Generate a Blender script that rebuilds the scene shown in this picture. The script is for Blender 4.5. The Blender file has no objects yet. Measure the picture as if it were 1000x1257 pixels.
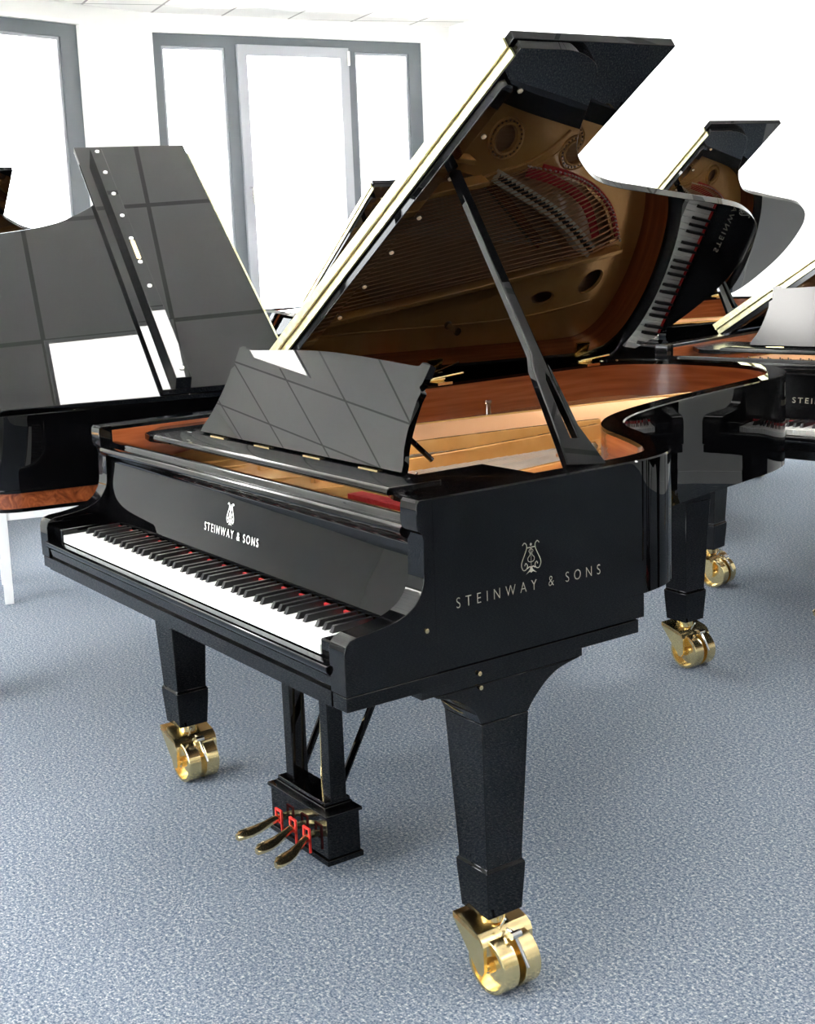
import bpy, math, random
from math import sin, cos, pi, radians
from mathutils import Vector, Matrix
from mathutils.geometry import tessellate_polygon
random.seed(7)
SC = bpy.context.scene
COL = SC.collection

# ------------------------------------------------------------------ helpers
class MB:
    """collects faces of ONE mesh"""
    def __init__(s): s.v = []; s.f = []; s.m = []
    def add(s, vs, fs, mi=0):
        b = len(s.v); s.v += [tuple(p) for p in vs]
        for f in fs: s.f.append([b + i for i in f]); s.m.append(mi)
        return s
    def box(s, x0, x1, y0, y1, z0, z1, mi=0):
        vs = [(x, y, z) for z in (z0, z1) for y in (y0, y1) for x in (x0, x1)]
        return s.add(vs, [(0,2,3,1),(4,5,7,6),(0,1,5,4),(2,6,7,3),(0,4,6,2),(1,3,7,5)], mi)
    def hexa(s, bot, top, mi=0):
        return s.add(list(bot) + list(top), [(3,2,1,0),(4,5,6,7),(0,1,5,4),(1,2,6,5),(2,3,7,6),(3,0,4,7)], mi)
    def prism(s, poly, fn, a, b, mi=0, holes=(), side_mi=None):
        """poly of (u,v); fn(u,v,w) -> xyz ; extruded w from a to b"""
        loops = [list(poly)] + [list(h) for h in holes]
        flat = [p for l in loops for p in l]
        tris = tessellate_polygon([[Vector((p[0], p[1], 0)) for p in l] for l in loops])
        n = len(flat)
        vs = [fn(u, v, a) for u, v in flat] + [fn(u, v, b) for u, v in flat]
        fs = [tuple(t) for t in tris] + [tuple(n + i for i in reversed(t)) for t in tris]
        s.add(vs, fs, mi)
        b0 = len(s.v) - 2 * n; o = 0
        for l in loops:
            k = len(l)
            for i in range(k):
                j = (i + 1) % k
                s.f.append([b0 + o + i, b0 + o + j, b0 + n + o + j, b0 + n + o + i]); s.m.append(mi if side_mi is None else side_mi)
            o += k
        return s
    def tube(s, pts, r, n=8, mi=0, caps=True):
        pts = [Vector(p) for p in pts]; rs = r if isinstance(r, (list, tuple)) else [r] * len(pts)
        rings = []; up = None
        for i, p in enumerate(pts):
            t = (pts[min(i+1, len(pts)-1)] - pts[max(i-1, 0)]).normalized()
            if up is None:
                up = Vector((0,0,1)) if abs(t.z) < .9 else Vector((1,0,0))
            a = t.cross(up).normalized(); up = a.cross(t).normalized()
            rings.append([p + (a * cos(2*pi*k/n) + up * sin(2*pi*k/n)) * rs[i] for k in range(n)])
        vs = [q for rg in rings for q in rg]; fs = []
        for i in range(len(pts)-1):
            for k in range(n):
                fs.append((i*n+k, i*n+(k+1)%n, (i+1)*n+(k+1)%n, (i+1)*n+k))
        if caps: fs += [tuple(reversed(range(n))), tuple((len(pts)-1)*n + k for k in range(n))]
        return s.add(vs, fs, mi)
    def lathe(s, prof, n=24, c=(0,0,0), ax='z', mi=0):
        """prof (r,h) revolved about axis through c"""
        vs = []
        for r, h in prof:
            for k in range(n):
                a = 2*pi*k/n; u, v = r*cos(a), r*sin(a)
                p = {'z': (u, v, h), 'y': (u, h, v), 'x': (h, u, v)}[ax]
                vs.append((c[0]+p[0], c[1]+p[1], c[2]+p[2]))
        fs = []
        for i in range(len(prof)-1):
            for k in range(n): fs.append((i*n+k, i*n+(k+1)%n, (i+1)*n+(k+1)%n, (i+1)*n+k))
        fs += [tuple(reversed(range(n))), tuple((len(prof)-1)*n+k for k in range(n))]
        return s.add(vs, fs, mi)
    def loft(s, loops, mi=0, caps=True, closed=False):
        n = len(loops[0]); vs = [p for l in loops for p in l]; fs = []
        m = len(loops)
        for i in range(m if closed else m-1):
            j = (i+1) % m
            for k in range(n): fs.append((i*n+k, i*n+(k+1)%n, j*n+(k+1)%n, j*n+k))
        if caps and not closed: fs += [tuple(reversed(range(n))), tuple((m-1)*n+k for k in range(n))]
        return s.add(vs, fs, mi)
    def mesh(s, name, mats, smooth=35):
        me = bpy.data.meshes.new(name); me.from_pydata(s.v, [], s.f)
        for m in mats: me.materials.append(m)
        for p, mi in zip(me.polygons, s.m): p.material_index = mi
        me.validate()
        import bmesh
        bm = bmesh.new(); bm.from_mesh(me); bmesh.ops.recalc_face_normals(bm, faces=bm.faces); bm.to_mesh(me); bm.free()
        if smooth:
            me.polygons.foreach_set('use_smooth', [True]*len(me.polygons)); me.set_sharp_from_angle(angle=radians(smooth))
        me.update(); return me
    def obj(s, name, mats, parent=None, smooth=35, bevel=0, seg=2, label=None):
        if not isinstance(mats, (list, tuple)): mats = [mats]
        o = bpy.data.objects.new(name, s.mesh(name, mats, smooth)); COL.objects.link(o)
        if parent is not None: o.parent = parent
        if bevel:
            md = o.modifiers.new('bevel', 'BEVEL'); md.width = bevel; md.segments = seg; md.limit_method = 'ANGLE'; md.angle_limit = radians(40); md.harden_normals = True
        if label: o['label'] = label
        return o

def empty(name, loc, rz, label, cat, group=None):
    o = bpy.data.objects.new(name, None); COL.objects.link(o); o.location = loc; o.rotation_euler = (0, 0, rz)
    o['label'] = label; o['category'] = cat
    if group: o['group'] = group
    return o
def tag(o, label, cat, group=None):
    o['label'] = label; o['category'] = cat
    if group: o['group'] = group
    return o
def structure(o): o['kind'] = 'structure'; return o
def inst(o, name, parent, loc=(0,0,0)):
    c = bpy.data.objects.new(name, o.data); COL.objects.link(c); c.parent = parent; c.location = loc
    for md in o.modifiers:
        m2 = c.modifiers.new(md.name, md.type); m2.width = md.width; m2.segments = md.segments; m2.limit_method = md.limit_method; m2.angle_limit = md.angle_limit
    return c
def catmull(P, n=8):
    out = []
    for i in range(len(P)-1):
        p0 = P[max(i-1,0)]; p1 = P[i]; p2 = P[i+1]; p3 = P[min(i+2,len(P)-1)]
        for k in range(n):
            t = k/n
            out.append(tuple(.5*((2*b)+(-a+c)*t+(2*a-5*b+4*c-d)*t*t+(-a+3*b-3*c+d)*t**3) for a,b,c,d in zip(p0,p1,p2,p3)))
    out.append(tuple(P[-1])); return out
def offset_open(P, d):
    """shift an open 2D polyline to its right side by d"""
    out = []
    for i, p in enumerate(P):
        a = Vector(P[max(i-1,0)]); b = Vector(P[min(i+1,len(P)-1)]); t = (b-a).normalized()
        out.append((p[0] + t.y*d, p[1] - t.x*d))
    return out

# ------------------------------------------------------------------ materials
def mat(name, color=(.8,.8,.8), rough=.5, metal=0, spec=.5, emis=None, estr=0, coat=0, ior=1.5):
    m = bpy.data.materials.new(name); m.use_nodes = True
    b = m.node_tree.nodes['Principled BSDF']
    b.inputs['Base Color'].default_value = (*color, 1); b.inputs['Roughness'].default_value = rough
    b.inputs['Metallic'].default_value = metal; b.inputs['Specular IOR Level'].default_value = spec; b.inputs['IOR'].default_value = ior
    if coat: b.inputs['Coat Weight'].default_value = coat; b.inputs['Coat Roughness'].default_value = .03
    if emis: b.inputs['Emission Color'].default_value = (*emis, 1); b.inputs['Emission Strength'].default_value = estr
    return m
def nodes(m): return m.node_tree.nodes, m.node_tree.links, m.node_tree.nodes['Principled BSDF']
def noise_mat(name, cols, scale, rough=.5, metal=0, stretch=(1,1,1), detail=4, bump=0, bscale=None, coat=0, spec=.5, distort=0):
    """cols: list of (pos, rgb) fed by object-space noise"""
    m = mat(name, (1,1,1), rough, metal, spec, coat=coat); N, L, B = nodes(m)
    tc = N.new('ShaderNodeTexCoord'); mp = N.new('ShaderNodeMapping'); mp.inputs['Scale'].default_value = stretch
    nz = N.new('ShaderNodeTexNoise'); nz.inputs['Scale'].default_value = scale; nz.inputs['Detail'].default_value = detail; nz.inputs['Distortion'].default_value = distort
    cr = N.new('ShaderNodeValToRGB'); el = cr.color_ramp.elements
    while len(el) < len(cols): el.new(.5)
    for e, (p, c) in zip(el, cols): e.position = p; e.color = (*c, 1)
    L.new(tc.outputs['Object'], mp.inputs['Vector']); L.new(mp.outputs['Vector'], nz.inputs['Vector'])
    L.new(nz.outputs['Fac'], cr.inputs['Fac']); L.new(cr.outputs['Color'], B.inputs['Base Color'])
    if bump:
        bp = N.new('ShaderNodeBump'); bp.inputs['Strength'].default_value = bump; bp.inputs['Distance'].default_value = .004
        n2 = N.new('ShaderNodeTexNoise'); n2.inputs['Scale'].default_value = bscale or scale; n2.inputs['Detail'].default_value = 3
        L.new(mp.outputs['Vector'], n2.inputs['Vector']); L.new(n2.outputs['Fac'], bp.inputs['Height']); L.new(bp.outputs['Normal'], B.inputs['Normal'])
    return m
BLACK = mat('black_polyester_lacquer', (.0012,.0012,.0014), .008, spec=.5, ior=1.385)
SATIN = mat('black_satin_lacquer', (.005,.005,.0055), .16)
BRASS = noise_mat('polished_brass', [(.3,(.93,.73,.36)),(.7,(.97,.80,.45))], 30, .2, 1)
BRASSP = noise_mat('piano_hinge_brass', [(.35,(.74,.68,.36)),(.65,(.9,.86,.58))], 60, .32, 1)
CHROME = mat('nickel_plated_steel', (.8,.78,.74), .12, 1)
GOLD = noise_mat('bronze_lacquered_iron', [(.3,(.80,.39,.105)),(.7,(.90,.48,.15))], 14, .27, .3, coat=.5)
MAHOG = noise_mat('mahogany_veneer', [(.25,(.22,.045,.012)),(.5,(.34,.08,.022)),(.75,(.46,.13,.04))], 5, .22, stretch=(.6,.6,11), detail=6, coat=.4)
BURL = noise_mat('burl_walnut_veneer', [(.25,(.06,.010,.004)),(.5,(.17,.040,.012)),(.75,(.30,.085,.025))], 26, .15, detail=8, coat=.6, distort=2.2)
SPRUCE = noise_mat('spruce_soundboard', [(.3,(.62,.34,.17)),(.7,(.74,.46,.26))], 10, .3, stretch=(14,1,1), coat=.3)
STEEL = mat('steel_wire', (.62,.58,.52), .3, 1)
COPPER = mat('copper_wound_wire', (.78,.42,.22), .35, .8)
IVORY = mat('white_key_acrylic', (.87,.865,.84), .16)
EBONY = mat('black_key_ebonite', (.012,.012,.013), .3)
RED = noise_mat('red_felt', [(.3,(.55,.02,.025)),(.7,(.7,.05,.05))], 60, .9)
FELTW = noise_mat('white_felt', [(.3,(.8,.74,.6)),(.7,(.88,.83,.72))], 60, .9)
BRIDGE = mat('graphite_bridge_top', (.02,.018,.016), .5)
RUBBER = mat('pale_rubber', (.75,.62,.45), .5)
RUBBERW = mat('white_rubber', (.85,.82,.76), .4)
LETTER = mat('brass_inlay', (.52,.48,.38), .4, .5)
LETTERW = mat('pale_inlay', (.9,.88,.8), .4, .1)
WHITEL = mat('white_lacquer', (.86,.86,.85), .12)
REDP = mat('red_felt_wedge', (.75,.03,.02), .7)
GREYF = mat('grey_window_frame', (.10,.115,.13), .45)
GREYS = mat('light_grey_sash', (.33,.345,.375), .45)
WALL = noise_mat('white_plaster', [(.3,(.80,.80,.78)),(.7,(.82,.82,.80))], 3, .9)
TRIM = mat('white_trim', (.86,.86,.85), .5)

def carpet_mat():
    m = mat('blue_grey_carpet', (1,1,1), .95, spec=.1); N, L, B = nodes(m)
    tc = N.new('ShaderNodeTexCoord')
    def ns(sc, d=2): 
        n = N.new('ShaderNodeTexNoise'); n.inputs['Scale'].default_value = sc; n.inputs['Detail'].default_value = d
        L.new(tc.outputs['Object'], n.inputs['Vector']); return n
    n1 = ns(230, 3); n2 = ns(120, 4); n3 = ns(1.3, 2)
    a = N.new('ShaderNodeMath'); a.operation = 'ADD'; L.new(n1.outputs['Fac'], a.inputs[0]); L.new(n2.outputs['Fac'], a.inputs[1])
    a2 = N.new('ShaderNodeMath'); a2.operation = 'MULTIPLY'; a2.inputs[1].default_value = .5; L.new(a.outputs[0], a2.inputs[0])
    cr = N.new('ShaderNodeValToRGB'); e = cr.color_ramp.elements
    e[0].position = .36; e[0].color = (.06,.09,.14,1); e[1].position = .64; e[1].color = (.62,.62,.61,1)
    k = e.new(.46); k.color = (.15,.19,.25,1); k = e.new(.55); k.color = (.28,.315,.36,1)
    L.new(a2.outputs[0], cr.inputs['Fac'])
    bp = N.new('ShaderNodeBump'); bp.inputs['Strength'].default_value = .5; bp.inputs['Distance'].default_value = .004
    L.new(a2.outputs[0], bp.inputs['Height']); L.new(bp.outputs['Normal'], B.inputs['Normal'])
    L.new(cr.outputs['Color'], B.inputs['Base Color']); return m
CARPET = carpet_mat()
def ceiling_mat():
    """white panels with thin dark joints in a 0.625 m grid"""
    m = mat('ceiling_panels', (1,1,1), .9); N, L, B = nodes(m)
    tc = N.new('ShaderNodeTexCoord'); mp = N.new('ShaderNodeMapping'); mp.vector_type = 'TEXTURE'; mp.inputs['Location'].default_value = (-2.128, .772, 0); mp.inputs['Rotation'].default_value = (0, 0, radians(-11.5))
    br = N.new('ShaderNodeTexBrick'); br.offset = 0; br.inputs['Scale'].default_value = 1
    br.inputs['Brick Width'].default_value = .625; br.inputs['Row Height'].default_value = .625; br.inputs['Mortar Size'].default_value = .012
    br.inputs['Mortar Smooth'].default_value = .2
    br.inputs['Color1'].default_value = (.9,.885,.86,1); br.inputs['Color2'].default_value = (.9,.885,.86,1); br.inputs['Mortar'].default_value = (.4,.39,.38,1)
    L.new(tc.outputs['Object'], mp.inputs['Vector']); L.new(mp.outputs['Vector'], br.inputs['Vector']); L.new(br.outputs['Color'], B.inputs['Base Color']); return m
CEIL = ceiling_mat()
GLASS = bpy.data.materials.new('window_glass'); GLASS.use_nodes = True
_n = GLASS.node_tree.nodes; _l = GLASS.node_tree.links; _n.clear()
_o = _n.new('ShaderNodeOutputMaterial'); _t = _n.new('ShaderNodeBsdfTransparent'); _g = _n.new('ShaderNodeBsdfGlossy'); _g.inputs['Roughness'].default_value = .02
_f = _n.new('ShaderNodeFresnel'); _f.inputs['IOR'].default_value = 1.45; _x = _n.new('ShaderNodeMixShader')
_l.new(_f.outputs[0], _x.inputs[0]); _l.new(_t.outputs[0], _x.inputs[1]); _l.new(_g.outputs[0], _x.inputs[2]); _l.new(_x.outputs[0], _o.inputs[0])
def lamp_mat(): 
    m = mat('led_panel', (.9,.9,.9), .5, emis=(1,.98,.94), estr=LAMP); return m
LAMP = 9.0
LED = lamp_mat()

# ------------------------------------------------------------------ piano geometry
TH0 = radians(33.94)
W = .725
RIM = [(-.725,.20),(-.727,.5),(-.733,1.0),(-.745,1.6),(-.752,1.9),(-.742,2.02),(-.70,2.10),(-.62,2.165),(-.5,2.21),(-.35,2.228),(-.21,2.213),(-.10,2.165),(-.01,2.08),(.05,1.96),
       (.09,1.80),(.135,1.59),(.18,1.40),(.24,1.22),(.305,1.10),(.38,1.03),(.47,.985),(.56,.94),(.64,.89),(.695,.83),(.72,.75),(.725,.66),(.725,.42),(.725,.20)]
LIDO = [(1.46,.648),(1.46,.72),(1.459,.79),(1.438,.855),(1.405,.9),(1.333,.943),(1.213,.998),(1.138,1.046),(1.082,1.107),(1.02,1.2),(.985,1.3),(.962,1.415),(.923,1.609),(.884,1.818),(.846,1.93),(.776,2.04),(.667,2.128),(.49,2.196),(.335,2.212),(.15,2.18),(.045,2.12),(.0,2.02)]

def text_mesh(txt, width, cap, bold=0, mt=None):
    sp = bold <= 0
    cu = bpy.data.curves.new('lettering', 'FONT'); cu.body = txt; cu.size = 1; cu.extrude = .0; cu.offset = bold; cu.space_character = 1.9 if sp else 1.4
    o = bpy.data.objects.new('lettering', cu); COL.objects.link(o); bpy.context.view_layer.update()
    me = bpy.data.meshes.new_from_object(o.evaluated_get(bpy.context.evaluated_depsgraph_get()))
    bpy.data.objects.remove(o); bpy.data.curves.remove(cu)
    xs = [v.co.x for v in me.vertices]; x0, x1 = min(xs), max(xs)
    for v in me.vertices: v.co.x = (v.co.x - (x0+x1)/2) / (x1-x0) * width; v.co.y = v.co.y / .73 * cap
    me.materials.clear(); me.materials.append(mt); return me
def ribbon(b, pts, w):
    """flat ribbon in (u,v)"""
    P = [Vector(p) for p in pts]
    L = offset_open(pts, w/2); R = offset_open(pts, -w/2)
    vs = [(x, y, 0) for x, y in L] + [(x, y, 0) for x, y in R]; n = len(pts)
    b.add(vs, [(i, i+1, n+i+1, n+i) for i in range(n-1)])
def emblem_mesh(name, w, h, mt, t=1.0):
    """lyre emblem, unit box u -1..1, v 0..1"""
    b = MB()
    side = catmull([(.62,.98),(.52,.93),(.60,.85),(.80,.93),(.62,1.0),(.42,.93),(.42,.8),(.62,.62),(.86,.42),(.92,.28),(.74,.14),(.46,.16),(.36,.27),(.52,.35),(.62,.27)][3:], 5)
    for sg in (-1, 1):
        ribbon(b, [(sg*x*w/2, y*h) for x, y in side], w*.055*t)
        ribbon(b, [(sg*x*w/2, y*h) for x, y in catmull([(.0,.36),(.26,.4),(.3,.5),(.12,.58),(.1,.66),(.2,.72),(0,.8)], 4)], w*.04*t)
    ribbon(b, [(-.42*w/2, .83*h), (.42*w/2, .83*h)], w*.06*t)
    ribbon(b, [(0, .12*h), (0, .82*h)], w*.03*t)
    ribbon(b, [(-.38*w/2, .17*h), (-.2*w/2,.22*h),(0,.2*h),(.2*w/2,.22*h),(.38*w/2, .17*h)], w*.07*t)
    b.add([(x*w/2, y*h, 0) for x, y in ((-.5,0),(-.15,.06),(0,.02),(.15,.06),(.5,0),(.14,.13),(.1,.2),(-.1,.2),(-.14,.13))], [tuple(range(9))])
    k = 10; b.add([(cos(2*pi*i/k)*w*.045, .92*h+sin(2*pi*i/k)*h*.045, 0) for i in range(k)], [tuple(range(k))])
    return b.mesh(name, [mt], 0)
def place(me, name, parent, origin, right, up, label=None):
    right = Vector(right).normalized(); up = Vector(up).normalized(); nrm = right.cross(up)
    M = Matrix((right, up, nrm)).transposed().to_4x4(); M.translation = Vector(origin)
    me.transform(M); me.update()
    o = bpy.data.objects.new(name, me); COL.objects.link(o); o.parent = parent
    if label: o['label'] = label
    return o

def caster_mesh():
    """twin-wheel brass caster, origin on the floor below the leg; wheels trail to +x, axle along y"""
    b = MB(); cx, r, zc = .036, .057, .057
    for y0 in (-.047, .008):
        y1 = y0 + .039; sgn = 1 if y0 > 0 else -1
        out, inn = (y1, y0) if sgn > 0 else (y0, y1)
        d = 1 if out > inn else -1
        prof = [(.012, inn), (r-.002, inn), (r, inn+d*.002), (r, out-d*.002), (r-.002, out), (r-.009, out), (r-.010, out-d*.014), (.016, out-d*.012), (.014, out+d*.001), (.0, out+d*.001)]
        b.lathe([(max(q[0], .0005), q[1]) for q in prof], 40, (cx, 0, zc), 'y')
    b.lathe([(.009,-.06),(.009,.06)], 16, (cx,0,zc), 'y')
    for y in (-.063, .055):                       # side horns of the yoke
        poly = [(-.046,.146),(.030,.127),(.042,.118),(.048,.106),(cx+.013,.056),(cx+.006,.044),(cx-.006,.044),(cx-.014,.056),(-.008,.090),(-.046,.134)]
        b.prism(poly, lambda u, v, w: (u, w, v), y, y+.008)
    b.prism([(-.046,-.063),(.030,-.063),(.030,.063),(-.046,.063)], lambda u, v, w: (u, v, w - .25*(u+.046)), .135, .1465)
    b.prism([(.030,.1275),(.042,.1185),(.048,.1065),(.043,.1065),(.038,.115),(.029,.119)], lambda u, v, w: (u, w, v), -.063, .063)
    b.lathe([(.026,.132),(.026,.150),(.015,.152),(.015,.158)], 24)
    return b.mesh('caster', [BRASS])
CASTER = caster_mesh()
def brake_mesh():
    b = MB()
    b.tube([(.045,0,.125),(.066,0,.128),(.088,0,.098),(.100,.006,.066)], .0035, 8)
    b.tube([(.045,-.02,.132),(.062,-.018,.160)], .003, 8)
    b.lathe([(.008,-.012),(.008,.012)], 12, (.07,0,.124), 'y')
    return b.mesh('brake_lever', [CHROME])
BRAKE = brake_mesh()
def leg_mesh(black):
    b = MB()
    def ring(h, z): return [(-h,-h,z),(h,-h,z),(h,h,z),(-h,h,z)]
    b.loft([ring(.0575,.566), ring(.0445,.275), ring(.0445,.262), ring(.0485,.256), ring(.0485,.252), ring(.048,.238), ring(.0425,.156)])
    return b.mesh('leg', [black], 20)
def key_meshes():
    w = MB(); w.box(-.0113,.0113,.02,.17,.738,.757); 
    bk = MB(); y0, y1, z0, z1 = .072, .166, .757, .7705
    bk.hexa([(-.0058,y0,z0),(.0058,y0,z0),(.0058,y1,z0),(-.0058,y1,z0)], [(-.0045,y0+.008,z1),(.0045,y0+.008,z1),(.0045,y1,z1),(-.0045,y1,z1)])
    return w.mesh('white_key', [IVORY], 20), bk.mesh('black_key', [EBONY], 20)
WKEY, BKEY = key_meshes()
def link(me, name, parent, loc=(0,0,0), rz=0, bevel=0):
    o = bpy.data.objects.new(name, me); COL.objects.link(o); o.parent = parent; o.location = loc; o.rotation_euler = (0,0,rz)
    if bevel:
        md = o.modifiers.new('bevel','BEVEL'); md.width = bevel; md.segments = 2; md.limit_method = 'ANGLE'; md.angle_limit = radians(30)
    return o

def grand(loc, rz, label, black=BLACK, th=TH0, ky=1.0, burl=False, keys=1, inside=1, main=False, legpos=(.667,.356), group=None, stick=True, flap=(1.49,1.058), textw=.36, desk=True, rear=None, kb=None):
    R = empty('grand_piano', loc, rz, label, 'piano', group)
    Y = lambda y: y if y < 1.06 else 1.06 + (y-1.06)*ky
    def Y2(x, y):
        if kb is None or y < 1.06: return Y(y)
        t_ = min(1, max(0, (x+.75)/.85)); t_ = t_*t_*(3-2*t_); return 1.06 + (y-1.06)*(kb*(1-t_)+ky*t_)
    rim = catmull([(x, Y2(x, y)) for x, y in RIM], 6)
    # ---- case (rim with veneered inside)
    t = .055; c = .003; zb, zt = .74, 1.015
    sec = [(0,zb),(0,zt-c),(c,zt),(t-c,zt),(t,zt-c),(t,zt-.012),(t,.86),(t,zb)]
    n = len(sec); loops = []
    offs = {}
    for d in sorted({s_[0] for s_ in sec}): offs[d] = offset_open(rim, d)
    b = MB()
    for i in range(len(rim)): loops.append([(offs[d][i][0], offs[d][i][1], z) for d, z in sec])
    for i in range(len(rim)-1):
        for k in range(n):
            kk = (k+1) % n; b.add([loops[i][k], loops[i+1][k], loops[i+1][kk], loops[i][kk]], [(0,1,2,3)], 1 if k == 5 else 0)
    b.add(loops[0], [tuple(range(n))]); b.add(loops[-1], [tuple(range(n))])
    import bmesh
    me = b.mesh('case', [black, MAHOG], 0)
    bm = bmesh.new(); bm.from_mesh(me); bmesh.ops.remove_doubles(bm, verts=bm.verts, dist=1e-5); bmesh.ops.recalc_face_normals(bm, faces=bm.faces); bm.to_mesh(me); bm.free()
    me.polygons.foreach_set('use_smooth', [True]*len(me.polygons)); me.set_sharp_from_angle(angle=radians(28))
    case = bpy.data.objects.new('case', me); COL.objects.link(case); case.parent = R
    if burl:
        rb = [ (x, Y2(x, y)) for x, y in RIM]; rbm = catmull(rb, 6); o1 = offset_open(rbm, -.004); o2 = offset_open(rbm, .03)
        for z0, z1, mt, nm in ((.743,.788,BURL,'burl_band'),(.733,.742,black,'lower_moulding'),(.789,.796,black,'upper_moulding')):
            q = MB(); oo = offset_open(rbm, -.004 if mt is BURL else -.009)
            for i in range(len(rbm)-1):
                q.add([(*oo[i],z0),(*oo[i+1],z0),(*oo[i+1],z1),(*oo[i],z1)], [(0,1,2,3)])
                q.add([(*oo[i],z1),(*oo[i+1],z1),(*o2[i+1],z1),(*o2[i],z1)], [(0,1,2,3)])
                q.add([(*oo[i],z0),(*oo[i+1],z0),(*o2[i+1],z0),(*o2[i],z0)], [(0,1,2,3)])
            q.obj(nm, mt, R, label='reddish brown burl veneer band' if mt is BURL else None)
    # ---- cheeks (arms) left and right
    prof = catmull([(.200,1.015),(.176,1.015),(.168,1.008),(.165,.970),(.169,.957),(.178,.95),(.180,.92),(.177,.87),(.168,.842),(.145,.818),(.11,.804),(.06,.796),(.024,.793),(.007,.787),(.001,.772),(0,.75),(0,.69),(.2,.69)], 1)
    pr = [(.200,1.015),(.172,1.015),(.167,1.010),(.165,1.0),(.165,.970),(.168,.959),(.176,.952)] + catmull([(.179,.94),(.178,.90),(.176,.868),(.168,.845),(.150,.823),(.118,.807),(.07,.798),(.026,.794)], 4) + [(.012,.790),(.004,.782),(0,.77),(0,.69),(.2,.69)]
    for sg in (-1, 1):
        q = MB(); a, bb = (W-.05, W) if sg > 0 else (-W, -W+.05)
        q.prism(pr, lambda u, v, w: (w, u, v), a, bb)
        o = q.obj('cheek', black, R, 30); md = o.modifiers.new('bevel','BEVEL'); md.width = .004; md.segments = 3; md.limit_method = 'ANGLE'; md.angle_limit = radians(50)
        q = MB(); q.box(a, bb, .2, .725, .692, .74)
        q.obj('side_apron', black, R)
    # ---- key bed, blocks below, key slip
    q = MB(); q.box(-W+.003, W-.003, .002, .713, .660, .688); q.box(-W+.012, W-.012, .010, .705, .686, .692)
    q.obj('keybed', black, R, bevel=.002)
    q = MB()
    q.prism([(-.012,.735),(-.002,.737),(.012,.737),(.017,.731),(.017,.69),(.002,.69),(0,.70),(-.002,.715),(-.010,.722),(-.013,.729)][::-1], lambda u, v, w: (w, u+.004, v), -W+.05, W-.05)
    q.obj('key_slip', black, R, bevel=.0015)
    q = MB(); q.box(-W+.05, W-.05, .0, .018, .66, .69)
    q.obj('front_rail', black, R)
    for sg in (-1, 1):
        q = MB(); a, bb = sorted((sg*.617, sg*.674)); q.box(a, bb, .019, .17, .70, .771); q.obj('key_block', black, R, bevel=.004)
    # keys
    if keys:
        names = 'ABCDEFG'
        for i in range(52): link(WKEY, 'white_key', R, ((i-25.5)*.0236,0,0), bevel=.0012)
        for i in range(51):
            nt = names[i % 7]
            if nt in 'ACDFG':
                off = {'C':-.0018,'D':.0018,'F':-.0022,'G':0,'A':.0022}[nt]
                link(BKEY, 'black_key', R, ((i-25)*.0236+off,0,0), bevel=.0008)
    else:
        q = MB(); q.box(-.614,.614,.02,.17,.738,.757); q.obj('keyboard', IVORY, R)
    q = MB(); q.box(-.615,.615,.160,.166,.750,.7645); q.obj('key_felt', RED, R, label='red felt strip behind the keys')
    q = MB(); q.box(-.616,.616,.024,.4,.695,.737); q.obj('key_frame', black, R)
    # ---- fallboard
    fb = [(.167,.770)] + catmull([(.167,.776),(.173,.80),(.183,.85),(.190,.90),(.192,.922)], 4) + [(.188,.930),(.180,.936),(.169,.942),(.164,.948),(.163,.954),(.166,.960),(.173,.963),(.186,.962),(.189,.965),(.193,.970),(.200,.973),(.214,.972),(.221,.967),(.222,.96),(.222,.770)]
    q = MB(); q.prism(fb, lambda u, v, w: (w, u, v), -W+.051, W-.051); fo = q.obj('fallboard', black, R, 40)
    d = Vector((0,.0145,.1)).normalized()
    place(text_mesh('STEINWAY & SONS', .25 if main else textw, .0195, .008, LETTERW if main else LETTER), 'lettering', fo, (0,.1765,.826), (1,0,0), d, 'pale inlaid lettering')
    place(emblem_mesh('emblem', .034, .050, LETTERW, 1.7), 'emblem', fo, (-.010,.1825,.852), (1,0,0), d, 'pale inlaid lyre emblem')
    # ---- soundboard and plate
    inn = offset_open(rim, t+.002)
    inner = inn[:] 
    q = MB(); q.prism(inner, lambda u, v, w: (u, v, w), .845, .855); q.obj('soundboard', SPRUCE, R)
    q = MB(); q.prism([(.262,.80),(.262,.902),(.30,.908),(.45,.926),(.485,.926),(.50,.90),(.62,.90),(.62,.80)], lambda u, v, w: (w, u, v), -.665, .665); q.obj('pin_block', GOLD, R, 30, bevel=.003)
    def circ(cx, cy, rx, ry, k=28, rot=0): return [(cx+rx*cos(a)*cos(rot)-ry*sin(a)*sin(rot), Y(cy+rx*cos(a)*sin(rot)+ry*sin(a)*cos(rot))) for a in [2*pi*i/k for i in range(k)]]
    po = [(x, y) for x, y in offset_open(rim, t+.004) if y > .262]
    po = [(po[0][0], .262)] + po + [(po[-1][0], .262)]
    openings = [
        [(-.50,1.12),(-.40,.98),(-.30,.84),(-.25,.80),(-.19,1.2),(-.135,1.46),(-.10,1.60),(-.115,1.72),(-.155,1.86),(-.225,1.965),(-.335,2.05),(-.372,2.03),(-.40,1.88),(-.47,1.4)],
        [(-.225,.64),(-.02,.64),(-.045,1.0),(-.085,1.30),(-.12,1.42),(-.165,1.2)],
        [(.03,.64),(.28,.64),(.27,.85),(.20,1.05),(.10,1.2),(.035,1.27),(-.03,1.32),(.005,1.0)],
        [(.33,.64),(.60,.64),(.60,.78),(.52,.84),(.40,.88),(.33,.9)],
    ]
    if kb is not None: openings = []; inside = 0
    ho = [[(x, Y(y)) for x, y in o_] for o_ in openings]
    rings = [(.0,1.487,.042,.045),(-.045,1.78,.034,.04),(.135,1.25,.03,.035)]
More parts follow.
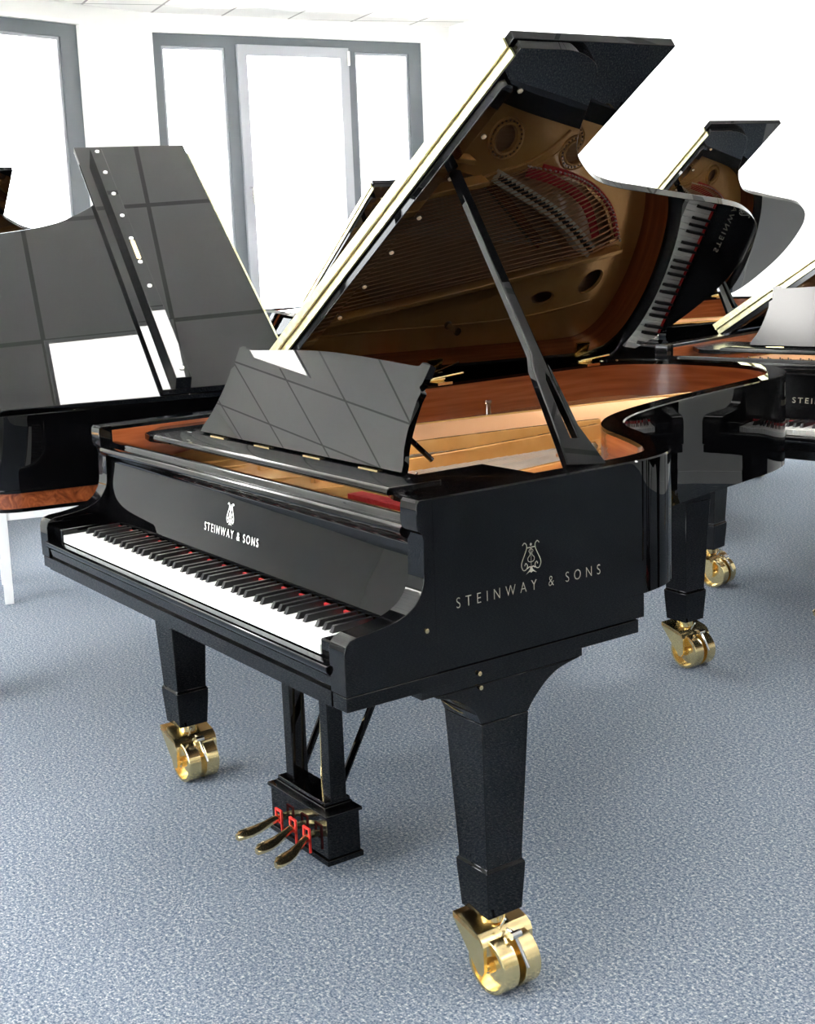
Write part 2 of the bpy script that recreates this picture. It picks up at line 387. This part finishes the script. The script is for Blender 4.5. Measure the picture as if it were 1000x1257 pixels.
    if kb is None: ho += [circ(*r_) for r_ in rings] + [circ(-.49,2.0,.055,.035,24,1.0), circ(-.535,1.80,.022,.05,24), circ(.46,.95,.035,.022,24)]
    q = MB(); q.prism(po, lambda u, v, w: (u, v, w), .888, .900, holes=ho)
    plate = q.obj('cast_iron_plate', GOLD, R, 30, bevel=.003)
    def strut(pts, w0, h=.035, z0=.895):
        s_ = MB(); L_ = offset_open(pts, w0/2); R_ = offset_open(pts, -w0/2)
        s_.loft([[(L_[i][0], Y(L_[i][1]), z0), (R_[i][0], Y(R_[i][1]), z0), (R_[i][0]*.75+L_[i][0]*.25, Y(R_[i][1]), z0+h), (L_[i][0]*.75+R_[i][0]*.25, Y(L_[i][1]), z0+h)] for i in range(len(pts))])
        s_.obj('plate_strut', GOLD, plate, 30, bevel=.003)
    strut([(-.60,.50),(-.555,.9),(-.485,1.4),(-.40,1.95),(-.375,2.08)], .03)
    strut([(-.25,.40),(-.215,.8),(-.17,1.15),(-.125,1.43)], .034, .045)
    strut([(.0,.40),(-.01,.8),(-.03,1.1),(-.06,1.36)], .03, .045)
    strut([(.31,.40),(.30,.75),(.27,.95)], .03, .04)
    strut([(.60,.40),(.61,.6),(.60,.84)], .02, .03)
    for x_ in (-.47,-.36,-.12,.06,.19): strut([(x_,.30),(x_+.05,.47)], .012, .012, .912)
    if inside:
        strut(catmull([(-.13,1.40),(-.105,1.48),(-.08,1.58),(-.035,1.67),(.025,1.74)], 4), .012, .012)
        strut(catmull([(-.155,1.42),(-.12,1.53),(-.095,1.62),(-.05,1.70),(.01,1.77)], 4), .008, .008)
        strut(catmull([(-.59,.62),(-.60,1.2),(-.60,1.7),(-.56,2.02)], 4), .01, .008)
        for cx, cy, rx, ry in rings:                         # rosettes: raised ring with beads
            s_ = MB(); k = 36
            lo = []
            for i in range(k):
                a = 2*pi*i/k; lo.append([(cx+(rx+dr)*cos(a), Y(cy+(ry+dr)*sin(a)), .898+dz) for dr, dz in ((0,0),(0,.008),(.006,.010),(.009,.004),(.017,.004),(.02,.009),(.023,.006),(.024,0))])
            s_.loft(lo, closed=True, caps=False); s_.obj('plate_rosette', GOLD, plate)
            s_ = MB()
            for i in range(24):
                a = 2*pi*i/24; s_.lathe([(.0008,0),(.0035,.001),(.003,.0035),(.0008,.005)], 6, (cx+(rx+.013)*cos(a), Y(cy+(ry+.013)*sin(a)), .901))
            s_.obj('rosette_bolts', CHROME if main else GOLD, plate)
        # bridges
        def ribbon_solid(pts, w0, z0, z1, mt, nm, parent, lab=None):
            s_ = MB(); L_ = offset_open(pts, w0/2); R_ = offset_open(pts, -w0/2)
            s_.loft([[(L_[i][0], Y(L_[i][1]), z0), (R_[i][0], Y(R_[i][1]), z0), (R_[i][0], Y(R_[i][1]), z1), (L_[i][0], Y(L_[i][1]), z1)] for i in range(len(pts))])
            return s_.obj(nm, mt, parent, 30, label=lab)
        bp = catmull([(-.112,1.475),(-.150,1.56),(-.195,1.66),(-.245,1.76),(-.31,1.86),(-.375,1.945)], 5)
        br = ribbon_solid(bp, .042, .855, .922, FELTW, 'bass_bridge', R, 'pale bridge with black zigzag top')
        zz = MB(); L_ = offset_open(bp, .012); R_ = offset_open(bp, -.012); m_ = len(bp)
        for i in range(m_-1):
            a1, a2 = Vector(L_[i]), Vector(R_[i]); b1, b2 = Vector(L_[i+1]), Vector(R_[i+1])
            mid1 = (a1*.75+a2*.25); P = [a1, (a1+b1)/2*.6+(a2+b2)/2*.4, b1, b2*.75+b1*.25, (a2+b2)/2*.9+(a1+b1)/2*.1, a2*.75+a1*.25]
            zz.prism([(p_.x, Y(p_.y)) for p_ in P], lambda u, v, w: (u, v, w), .9215, .9235)
        zz.obj('bridge_top', BRIDGE, br)
        ribbon_solid(catmull([(.52,.80),(.40,.86),(.24,.97),(.08,1.16),(-.08,1.38),(-.22,1.58),(-.35,1.74)], 5), .03, .855, .893, MAHOG, 'treble_bridge', R)
        ribbon_solid(catmull([(-.104,1.60),(-.13,1.71),(-.175,1.82),(-.235,1.90),(-.33,1.965)], 5), .03, .9, .905, RED, 'hitch_felt', R, 'red felt under the bass string ends')
        ribbon_solid(catmull([(-.088,1.66),(-.115,1.78),(-.16,1.90),(-.235,2.0),(-.335,2.065)], 5), .018, .9, .906, RED, 'hitch_felt', R, 'red felt along the hitch pins')
        ribbon_solid([(-.62,.62),(-.3,.615)], .03, .9, .912, RED, 'string_felt', R, 'red felt under the bass strings')
        ribbon_solid([(.02,.63),(.3,.63)], .02, .9, .908, RED, 'string_felt', R, 'red felt under the treble strings')
        # strings
        nb = 26; hp = catmull([(-.085,1.62),(-.112,1.77),(-.158,1.895),(-.235,1.995),(-.34,2.07)], 8)
        for i in range(nb):
            f = i/(nb-1); k = f*(len(bp)-1); i0 = int(min(k, len(bp)-2)); g = k-i0
            bx, by = bp[i0][0]*(1-g)+bp[i0+1][0]*g, bp[i0][1]*(1-g)+bp[i0+1][1]*g
            k = f*(len(hp)-1); i0 = int(min(k, len(hp)-2)); g = k-i0
            hx, hy = hp[i0][0]*(1-g)+hp[i0+1][0]*g, hp[i0][1]*(1-g)+hp[i0+1][1]*g
            sx = -.285-.285*f
            s_ = MB(); s_.tube([(sx,.54,.915),(sx+.01,.62,.928),(bx,Y(by),.925),(hx,Y(hy),.908)], .0014+.0014*f, 6)
            s_.obj('string', COPPER, R)
        tb = catmull([(.56,.79),(.40,.86),(.24,.97),(.08,1.16),(-.08,1.38),(-.22,1.58),(-.35,1.74)], 10)
        nt = 62
        for i in range(nt):
            f = i/(nt-1); k = (1-f)**.8*(len(tb)-1); i0 = int(min(k, len(tb)-2)); g = k-i0
            bx, by = tb[i0][0]*(1-g)+tb[i0+1][0]*g, tb[i0][1]*(1-g)+tb[i0+1][1]*g
            sx = -.215+.80*f; 
            ex, ey = bx+(bx-sx)*.12, by+.10
            s_ = MB()
            for dx in (-.0025, .0025): s_.tube([(sx+dx,.54,.905),(sx+dx,.62,.911),(bx+dx,Y(by),.896),(ex+dx,Y(ey),.892)], .0006, 4, caps=False)
            s_.obj('string', STEEL, R)
        pin = MB(); pin.lathe([(.0032,.9),(.0032,.932),(.0025,.934)], 8); pm = pin.mesh('tuning_pin', [CHROME])
        for i in range(88):
            x = -.61 + 1.21*i/87 + (.008 if i%2 else 0); link(pm, 'tuning_pin', R, (x, .53+.035*(i%3), 0))
        hpn = MB()
        for x_, y_ in catmull([(-.085,1.60),(-.112,1.77),(-.158,1.895),(-.235,2.0),(-.345,2.075)], 9): hpn.lathe([(.0028,.9),(.0028,.913),(.001,.914)], 6, (x_, Y(y_), 0))
        o = hpn.obj('hitch_pins', LETTERW, R); 
        # damper heads
        dm = MB(); dm.box(-.0045,.0045,.66,.72,.93,.945); dm.box(-.003,.003,.665,.715,.918,.93); dmm = dm.mesh('damper', [BLACK])
        q = MB(); q.lathe([(.014,.895),(.014,.905),(.009,.908),(.009,.945),(.013,.948),(.013,.956),(.001,.957)], 20, (-.60,Y(1.42),0)); q.obj('nose_bolt', CHROME, R)
        q = MB(); q.lathe([(.012,.895),(.012,.905),(.008,.908),(.008,.93),(.012,.934),(.012,.942),(.001,.943)], 20, (.075,Y(1.10),0)); q.obj('nose_bolt', COPPER, R)
    ac = MB(); ac.box(.22,.62,.352,.39,.90,.932); ac.obj('hammer_rail_felt', RED, R, label='red felt strip on the plate')
    # ---- music shelf and desk
    q = MB()
    for sg in (-1, 1):
        poly = [(.545,.245),(.671,.238),(.671,.565),(.60,.560),(.43,.556),(.428,.36),(.50,.262)]
        if sg < 0: poly = [(-.545,.25),(-.60,.262),(-.671,.34),(-.671,.565),(-.60,.560),(-.43,.556),(-.428,.36),(-.47,.262)]
        s_ = MB(); s_.prism(poly, lambda u, v, w: (u, v, w), .978, .995); s_.obj('music_shelf', black, R, bevel=.002)
    s_ = MB(); s_.prism([(.242,.986),(.238,.991),(.240,.999),(.246,1.002),(.370,1.000),(.373,.994),(.370,.986)], lambda u, v, w: (w, u, v), -.50, .53); s_.obj('desk_rail', black, R, bevel=.0015)
    al = radians(28 if desk else 86); dz = lambda u, v, w: (u, 0.352 + v*sin(al) - w*cos(al), 1.001 + v*cos(al) + w*sin(al))
    half = catmull([(.436,.0),(.432,.018),(.418,.045),(.408,.08),(.402,.12),(.40,.155),(.403,.172),(.392,.182),(.397,.192),(.402,.232)], 3) + [(.388,.236),(.372,.236)] + catmull([(.366,.229),(.352,.227),(.27,.231),(.16,.237),(.06,.241),(0,.2415)], 3)
    full = half + [(-x, y) for x, y in reversed(half[:-1])]
    s_ = MB(); s_.prism(full, dz, -.005, .011); dk = s_.obj('music_desk', black, R, bevel=.0025)
    for x in (-.33,-.11,.11,.33):
        s_ = MB(); s_.box(x-.035,x+.035,.332,.346,1.000,1.003); s_.obj('desk_hinge', BRASS, dk)
    for x in (-.3, .3):
        s_ = MB(); s_.tube([dz(x,.11,-.012), (x+.03,.50,.998)], .006, 8); s_.obj('desk_support', black, dk)
    # ---- lid
    lx = lambda s_, y, o_: (-.735 + s_*cos(th) - o_*sin(th), y, 1.0142 + s_*sin(th) + o_*cos(th))
    lid_out = catmull([(s_, Y2(s_-.735, y)) for s_, y in LIDO], 5)
    lid_poly = [(0, .648)] + [(s_, y) for s_, y in lid_out[:]]
    s_ = MB(); s_.prism(lid_poly, lx, 0, .021); lid = s_.obj('lid', black, R, 30); md = lid.modifiers.new('bevel','BEVEL'); md.width = .003; md.segments = 2; md.limit_method = 'ANGLE'; md.angle_limit = radians(60)
    s_ = MB(); s_.box(.0,1.44,.641,.647,-.001,.0205); s_.v = [lx(*p) for p in s_.v]; s_.obj('hinge_strip', BRASSP, lid, label='long brass hinge leaf')
    s_ = MB(); s_.prism([(0,.651),(1.365,.651),(1.378,.660),(1.374,.674),(1.36,.685),(0,.690)], lx, -.022, .0); s_.obj('lid_batten', black, lid, bevel=.002)
    for sv in (1.337,1.188,1.04,.891,.749,.599,.454):
        s_ = MB(); s_.lathe([(.006,0),(.006,-.003),(.003,-.005)], 12, (0,0,0)); s_.v = [lx(sv+p[0], .731+p[1], p[2]) for p in s_.v]; s_.obj('rubber_button', RUBBER, lid)
    FS, FY = flap
    # folded front flap on top of the lid
    s_ = MB(); s_.prism([(0,.640),(FS,.640),(FS,FY),(0,FY)], lx, .0235, .0445); flap = s_.obj('lid_flap', black, R, bevel=.002)
    s_ = MB(); s_.box(.0,1.44,.634,.640,.024,.045); s_.v = [lx(*p) for p in s_.v]; s_.obj('hinge_strip', BRASSP, flap, label='long brass hinge leaf')
    s_ = MB(); s_.box(.0,1.44,.634,.638,.0205,.024); s_.v = [lx(*p) for p in s_.v]; s_.tube([lx(0,.636,.0222), lx(1.44,.636,.0222)], .0035, 8); s_.obj('hinge_knuckle', BRASSP, flap)
    s_ = MB(); s_.prism([(.0,FY-.085),(1.41,FY-.085),(1.42,FY-.078),(1.42,FY-.044),(.0,FY-.038)], lx, .0445, .086); s_.obj('lid_rail', black, flap, bevel=.002)
    for sv in (1.389,1.233,1.08,.93,.781,.634,.491,.045):
        s_ = MB(); s_.lathe([(.0075,0),(.0075,.004),(.004,.006)], 12); s_.v = [lx(sv+p[0], FY-.065+p[1], .086+p[2]) for p in s_.v]; s_.obj('rubber_button', RUBBERW, flap)
    s_ = MB(); s_.prism([(.655,FY-.073),(.765,FY-.073),(.772,FY-.066),(.765,FY-.058),(.655,FY-.058),(.648,FY-.066)], lx, .086, .0885); s_.obj('lock_plate', BRASS, flap)
    # brass lid hinges with pins on the bass side
    for y in (1.30, 1.92):
        s_ = MB(); s_.box(-.73,-.655,Y(y)-.028,Y(y)+.028,1.012,1.020); s_.tube([(-.70,Y(y)-.02,1.028),(-.66,Y(y)+.075,1.043)], .0035, 8); s_.lathe([(.006,-.03),(.006,.03)], 12, (-.70,Y(y),1.026), 'y')
        s_.obj('lid_hinge', BRASS, R)
    # ---- prop stick
    if stick:
        A = Vector((.685,.600,1.012)); Bp = Vector(lx(1.068,.724,-.004)); L_ = (Bp-A).length; dr = (Bp-A).normalized()
        wd = Vector((0,1,0)); wd = (wd - dr*wd.dot(dr)).normalized(); nn = dr.cross(wd)
        fn = lambda u, v, w: tuple(A + dr*(u*L_) + wd*v + nn*w)
        s_ = MB(); s_.prism([(0,-.042),(.06,-.038),(.30,-.026),(.345,-.014),(1,-.011),(1,.011),(.345,.014),(.30,.020),(.12,.026),(.0,.055)], fn, -.010, .010,
                            holes=[[(.08,-.006),(.26,-.004),(.28,.002),(.27,.008),(.08,.012)]] )
        s_.obj('lid_prop', black, R, bevel=.003)
    # ---- legs
    LM = leg_mesh(black)
    lx0, ly0 = legpos
    for (x, y) in ((lx0, ly0), (-lx0, ly0), rear or (-.43, Y(2.107) if ky == 1 else Y(1.95))):
        lg = link(LM, 'leg', R, (x, y, 0), bevel=.0015)
        if y > 1:
            q = MB(); q.box(-.0575,.0575,-.0575,.0575,.566,.74); q.obj('leg_top', black, lg)
        link(CASTER, 'caster', lg, (0,0,0)); link(BRAKE, 'brake_lever', lg)
    # leg blocks + brackets under the key bed
    for sg in (-1, 1):
        q = MB(); a, bb = sorted((sg*.56, sg*.7205)); q.box(a, bb, .165, .558, .645, .660)
        a, bb = sorted((sg*.604, sg*.7195))
        q.obj('leg_block', black, R)
        q = MB(); yy = ly0-.36
        q.prism([(.20+yy,.645)] + catmull([(.204+yy,.640),(.25+yy,.625),(.288+yy,.595),(.303+yy,.566)], 3) + catmull([(.418+yy,.566),(.430+yy,.582),(.448+yy,.600),(.47+yy,.618),(.502+yy,.634),(.556+yy,.645)], 3), lambda u, v, w: (w, u, v), sg*lx0-.058, sg*lx0+.056)
        q.obj('leg_bracket', black, R, bevel=.0015)
    # ---- pedal lyre
    q = MB(); q.box(-.128,.128,.312,.402,.052,.160)
    q.box(-.133,.133,.307,.407,.042,.056); q.box(-.134,.134,.306,.408,.157,.166)
    q.box(-.112,.112,.318,.396,.166,.178); q.box(-.108,.108,.322,.392,.178,.188)
    for x in (-.070,.098): q.box(x-.017,x+.017,.335,.378,.188,.660)
    q.box(-.11,.11,.325,.39,.62,.66)
    ly = q.obj('pedal_lyre', black, R, bevel=.002)
    for x in (-.082,.082):
        q = MB(); q.tube([(x,.38,.20),(x*1.05,.50,.42),(x*1.1,.635,.655)], .009, 10); q.obj('lyre_brace', black, ly)
    for x in (-.03,.01,.05):
        q = MB(); q.tube([(x,.40,.16),(x,.42,.66)], .0032, 8); q.obj('pedal_rod', BRASS, ly)
    for x, dx in ((-.066,-.018),(0,.008),(.062,.032)):
        q = MB(); P = [(x,.33,.098),(x,.305,.101),(x+.25*dx,.282,.097),(x+.5*dx,.262,.089),(x+.75*dx,.240,.082),(x+.9*dx,.220,.079),(x+dx,.202,.077),(x+1.1*dx,.188,.073)]
        ws = [.009,.009,.010,.013,.019,.023,.021,.009]
        q.loft([[(p_[0]-w_,p_[1],p_[2]),(p_[0]-w_*.7,p_[1],p_[2]-.009),(p_[0]+w_*.7,p_[1],p_[2]-.009),(p_[0]+w_,p_[1],p_[2]),(p_[0]+w_*.55,p_[1],p_[2]+.005),(p_[0]-w_*.55,p_[1],p_[2]+.005)] for p_, w_ in zip(P, ws)])
        q.obj('pedal', BRASS, ly, 50)
        q = MB(); q.box(x-.0145,x+.0145,.293,.298,.086,.091); q.box(x-.0145,x-.0105,.293,.298,.091,.116); q.box(x+.0105,x+.0145,.293,.298,.06,.116); q.box(x-.0145,x+.0145,.293,.298,.116,.120)
        q.obj('pedal_wedge', REDP, ly, label='red transport wedge on the pedal')
    if main:
        # side lettering and emblem on the treble side, small screws
        place(text_mesh('STEINWAY & SONS', .358, .0215, -.012, LETTER), 'lettering', case, (W+.0012,.4255,.8035), (0,1,0), (0,0,1), 'pale brass lettering on the side')
        place(emblem_mesh('emblem', .052, .061, LETTER, .6), 'emblem', case, (W+.0012,.427,.8370), (0,1,0), (0,0,1), 'pale brass lyre emblem on the side')
        for y, z in ((.178,.775),(.296,.668),(.298,.640)):
            s_ = MB(); s_.lathe([(.0045,0),(.0045,.0015),(.0015,.002)], 10, (W+.0005,y,z), 'x'); s_.obj('screw_cap', BRASS, R)
    return R

# ------------------------------------------------------------------ room shell
HC = 3.3
def wall(name, p0, p1, openings=()):
    """inner face runs p0->p1 with the room on its right; openings (u0,u1,z0,z1)"""
    p0, p1 = Vector(p0), Vector(p1); d = (p1-p0); L_ = d.length; d.normalize(); nrm = Vector((-d.y, d.x))   # outward = left
    fn = lambda u, v, w: (p0.x + d.x*u + nrm.x*w, p0.y + d.y*u + nrm.y*w, v)
    b = MB(); b.prism([(0,0),(L_,0),(L_,HC+.1),(0,HC+.1)], fn, 0, .28, holes=[[(a,z0),(c,z0),(c,z1),(a,z1)] for a,c,z0,z1 in openings])
    structure(b.obj(name, WALL, smooth=0)); return fn
def frame_rect(b, fn, u0, u1, z0, z1, t, w0, w1):
    b.prism([(u0,z0),(u1,z0),(u1,z1),(u0,z1)], fn, w0, w1, holes=[[(u0+t,z0+t),(u1-t,z0+t),(u1-t,z1-t),(u0+t,z1-t)]])
def portal(fn, u0, u1, z0, z1, w=.2):
    c = Vector(fn((u0+u1)/2, (z0+z1)/2, w)); inward = (Vector(fn((u0+u1)/2, (z0+z1)/2, 0)) - c).normalized()
    li = bpy.data.lights.new('daylight_portal', 'AREA'); li.shape = 'RECTANGLE'; li.size = u1-u0; li.size_y = z1-z0; li.cycles.is_portal = True
    o = bpy.data.objects.new('daylight_portal', li); COL.objects.link(o); o.location = c; o.rotation_euler = inward.to_track_quat('-Z', 'Y').to_euler()
def window(n, fn, u0, u1, z0, z1, panes, label_sash=None):
    """panes: list of (u0,u1,kind) kind 'fixed'|'door'"""
    b = MB()
    b.prism([(u0,z0),(u1,z0),(u1,z1),(u0,z1)], fn, .03, .11, holes=[[(a,z0+.09),(c,z0+.09),(c,z1-.10),(a,z1-.10)] for a,c,k in panes])
    fr = structure(b.obj('window_%d' % n, GREYF, smooth=0, bevel=.003))
    for a, c, k in panes:
        if k == 'door':
            s_ = MB(); frame_rect(s_, fn, a-.005, c+.005, z0+.06, z1-.07, .09, .0, .06); sa = s_.obj('window_sash', GREYS, fr, 0, bevel=.004, label='light grey opening sash')
            s_ = MB(); q0 = Vector(fn(a+.045, 1.78, -.012)); s_.tube([fn(a+.045,1.90,.0), fn(a+.045,1.90,-.045), fn(a+.045,1.76,-.05)], .011, 8); s_.obj('window_handle', CHROME, sa)
            g = MB(); g.prism([(a+.08,z0+.15),(c-.08,z0+.15),(c-.08,z1-.16),(a+.08,z1-.16)], fn, .03, .036); g.obj('window_pane', GLASS, fr, 0)
            hb = MB(); hb.tube([fn(c-.005, z1-.22, -.012), fn(c-.005, z1-.10, -.012)], .012, 8); hb.obj('sash_hinge', RUBBERW, sa)
        else:
            s_ = MB(); frame_rect(s_, fn, a, c, z0+.09, z1-.10, .022, .045, .09); s_.obj('glazing_bead', GREYS, fr, 0)
            g = MB(); g.prism([(a,z0+.09),(c,z0+.09),(c,z1-.10),(a,z1-.10)], fn, .06, .066); g.obj('window_pane', GLASS, fr, 0)
    # thin white reveal trim around the opening
    b = MB(); frame_rect(b, fn, u0-.03, u1+.03, z0-.03 if z0 > .1 else z0-.001, z1+.03, .03, -.008, .0); structure(b.obj('trim_%d' % n, TRIM, smooth=0))
    portal(fn, u0+.05, u1-.05, z0+.05, z1-.05)

P = [(-6.7,-5.2), (-6.7,.35), (-6.86,1.32), (-7.615,3.72), (-7.56,6.79), (6.5,4.55), (6.5,-5.2)]
def ulen(p, q): return math.dist(p, q)
wall('wall_west_rear', P[0], P[1])
wall('wall_west_joint', P[1], P[2])
L2 = ulen(P[2], P[3]); uy = lambda y: (y-1.32)/(3.72-1.32)*L2
f = wall('wall_west_left', P[2], P[3], [(uy(1.55),uy(3.08),.05,3.15)]); window(1, f, uy(1.55), uy(3.08), .05, 3.15, [(uy(1.65),uy(2.92),'fixed')])
L3 = ulen(P[3], P[4]); vy = lambda y: (y-3.72)/(6.79-3.72)*L3
f = wall('wall_west_middle', P[3], P[4], [(vy(3.79),vy(6.48),.05,3.15)])
window(2, f, vy(3.79), vy(6.48), .05, 3.15, [(vy(3.88),vy(4.46),'fixed'),(vy(4.57),vy(5.67),'door'),(vy(5.76),vy(6.34),'fixed')])
wall('wall_north', P[4], P[5])
wall('wall_east', P[5], P[6])
f = wall('wall_south', P[6], P[0], [(5.0,8.4,.3,3.1),(9.0,12.4,.3,3.1)])
window(3, f, 5.0, 8.4, .3, 3.1, [(5.1,6.65,'fixed'),(6.75,8.3,'fixed')]); window(4, f, 9.0, 12.4, .3, 3.1, [(9.1,10.65,'fixed'),(10.75,12.3,'fixed')])  # unseen windows behind the camera, added and enlarged to brighten the ceiling
b = MB(); b.prism(P[::-1], lambda u, v, w: (u, v, w), -.1, 0); structure(b.obj('floor', CARPET, smooth=0))
b = MB(); b.prism([(x*1.05, y*1.05) for x, y in P][::-1], lambda u, v, w: (u, v, w), HC, HC+.12); structure(b.obj('ceiling', CEIL, smooth=0))
for i in range(6):                                  # white skirting boards
    a, c = Vector(P[i]), Vector(P[i+1]); d = (c-a).normalized(); nr = Vector((d.y, -d.x))
    if i in (0, 2, 3): continue
    b = MB(); b.box(0, (c-a).length, 0, .012, 0, .07); b.v = [(a.x+d.x*x+nr.x*y, a.y+d.y*x+nr.y*y, z) for x, y, z in b.v]
    structure(b.obj('baseboard_%s' % ('west','west_joint','left','middle','north','east')[i], TRIM, smooth=0))
# ceiling lamps (square panels)
ca, sa = cos(radians(-11.5)), sin(radians(-11.5))
for i in range(-2, 4):
    for j in range(-2, 2):
        fn = lambda u, v, w, i=i, j=j: (-2.128 + (u+2.77*i)*ca - (v+3.0*j)*sa, .772 + (u+2.77*i)*sa + (v+3.0*j)*ca, w)
        x, y, _ = fn(.31, .31, 0)
        if not (-6.0 < x < 6.0 and -4.6 < y < 4.3): continue
        q = MB(); q.prism([(0,0),(.625,0),(.625,.625),(0,.625)], fn, HC-.012, HC-.001, holes=[[(.02,.02),(.605,.02),(.605,.605),(.02,.605)]])
        root = q.obj('ceiling_light', TRIM, smooth=0); tag(root, 'square white LED panel lamp set in the ceiling', 'light', 'ceiling panel lamps')
        q = MB(); q.prism([(.02,.02),(.605,.02),(.605,.605),(.02,.605)], fn, HC-.008, HC-.002); q.obj('diffuser', LED, root, 0)
# pale ground outside, widened all round to bounce sun up to the ceiling
b = MB(); b.box(-24, 20, -22, 18, -.35, -.15); structure(b.obj('ground_outside', TRIM, smooth=0))

# ------------------------------------------------------------------ the pianos
grand((0,0,0), 0, 'large glossy black concert grand in the foreground, lid propped open, white keys facing left', main=True, flap=(1.462,1.10))
grand((-.232,2.52,0), radians(11), 'satin black grand cut by the right edge, keyboard facing the camera behind the big one', black=SATIN, th=radians(33), legpos=(.725,.56))
grand((-2.25,3.10,0), radians(-7.5), 'black grand farther back on the right, its open lid showing beyond the big lid', th=radians(35.2), keys=0, ky=.73, flap=(1.485,1.058))
grand((-1.50,1.7234,0), radians(166.54), 'grand on the left seen from its bass side, reddish burl band along the rim', th=radians(31.88), ky=.95, kb=.5, burl=True, keys=0, flap=(1.506,1.058), rear=(-.2,1.66))
grand((-4.505,2.769,0), radians(-11.41), 'grand behind by the glass door, brown lid underside peeking out left of the big lid', th=radians(29.5), keys=0, flap=(1.462,1.10), desk=False)
grand((-4.565,.205,0), radians(-8), 'grand at the left edge, only its raised lid showing above the left lid', keys=0, ky=.8)
grand((2.05,2.75,0), radians(24), 'added grand beyond the right edge of the view, unseen, darkens reflections in the big one', keys=0, inside=0)  # added out of view so the big piano's side reflects something dark
grand((3.9,1.3,0), radians(-50), 'added grand far right of the view, unseen, another dark shape for the reflections', keys=0, inside=0)  # second added grand, unseen, also there to darken the side reflections

# white bench in front of the hidden piano
def bench(loc, rz):
    R = empty('piano_bench', loc, rz, 'white lacquered piano bench with square legs at the left edge', 'bench')
    q = MB(); q.box(0,.80,0,.40,.425,.47); q.obj('seat', WHITEL, R, bevel=.008)
    q = MB()
    for y in (.005,.375): q.box(.04,.76,y,y+.02,.362,.424)
    for x in (.005,.775): q.box(x,x+.02,.04,.36,.362,.424)
    q.obj('apron', WHITEL, R, bevel=.002)
    for x in (0,.755):
        for y in (0,.355):
            q = MB(); q.hexa([(x+.004,y+.004,0),(x+.041,y+.004,0),(x+.041,y+.041,0),(x+.004,y+.041,0)], [(x,y,.425),(x+.045,y,.425),(x+.045,y+.045,.425),(x,y+.045,.425)]); q.obj('leg', WHITEL, R, bevel=.002)
bench((-2.81,.565,0), radians(73))

# ------------------------------------------------------------------ camera, light, view
K = dict(C=(2.58851499,-1.19416844,1.4856048), yaw=57.2548, pitch=-10.6504, roll=-2.7958, f=1638.5144, sx=-85.0533, sy=-34.1747)
y_, p_, r_ = (radians(K[k]) for k in ('yaw','pitch','roll'))
F = Vector((-sin(y_)*cos(p_), cos(y_)*cos(p_), sin(p_))); Rt = F.cross(Vector((0,0,1))).normalized(); U = Rt.cross(F)
R2 = Rt*cos(r_) + U*sin(r_); U2 = -Rt*sin(r_) + U*cos(r_)
cam = bpy.data.cameras.new('camera'); co = bpy.data.objects.new('camera', cam); COL.objects.link(co); SC.camera = co
M = Matrix((R2, U2, -F)).transposed().to_4x4(); M.translation = Vector(K['C']); co.matrix_world = M
cam.sensor_fit = 'HORIZONTAL'; cam.sensor_width = 36; cam.lens = 36*K['f']/1000
cam.shift_x = -K['sx']/1000; cam.shift_y = K['sy']/1000; cam.clip_start = .05
sl = bpy.data.lights.new('sun', 'SUN'); sl.energy = 82; sl.angle = radians(.6); sl.color = (1,.96,.9)
so = bpy.data.objects.new('sun', sl); COL.objects.link(so); so.rotation_euler = Vector((-.62,-.30,-.9)).to_track_quat('-Z','Y').to_euler()
w = bpy.data.worlds.new('sky'); SC.world = w; w.use_nodes = True
bg = w.node_tree.nodes['Background']; bg.inputs['Color'].default_value = (.93,.97,1,1); bg.inputs['Strength'].default_value = 7.0
SC.view_settings.view_transform = 'Standard'; SC.view_settings.look = 'None'; SC.view_settings.gamma = 1; SC.view_settings.use_curve_mapping = False
SC.view_settings.exposure = 1.32
cy = SC.cycles
cy.use_denoising = True; cy.max_bounces = 10; cy.diffuse_bounces = 5; cy.glossy_bounces = 6; cy.transparent_max_bounces = 12; cy.caustics_reflective = False; cy.caustics_refractive = False; cy.sample_clamp_indirect = 60
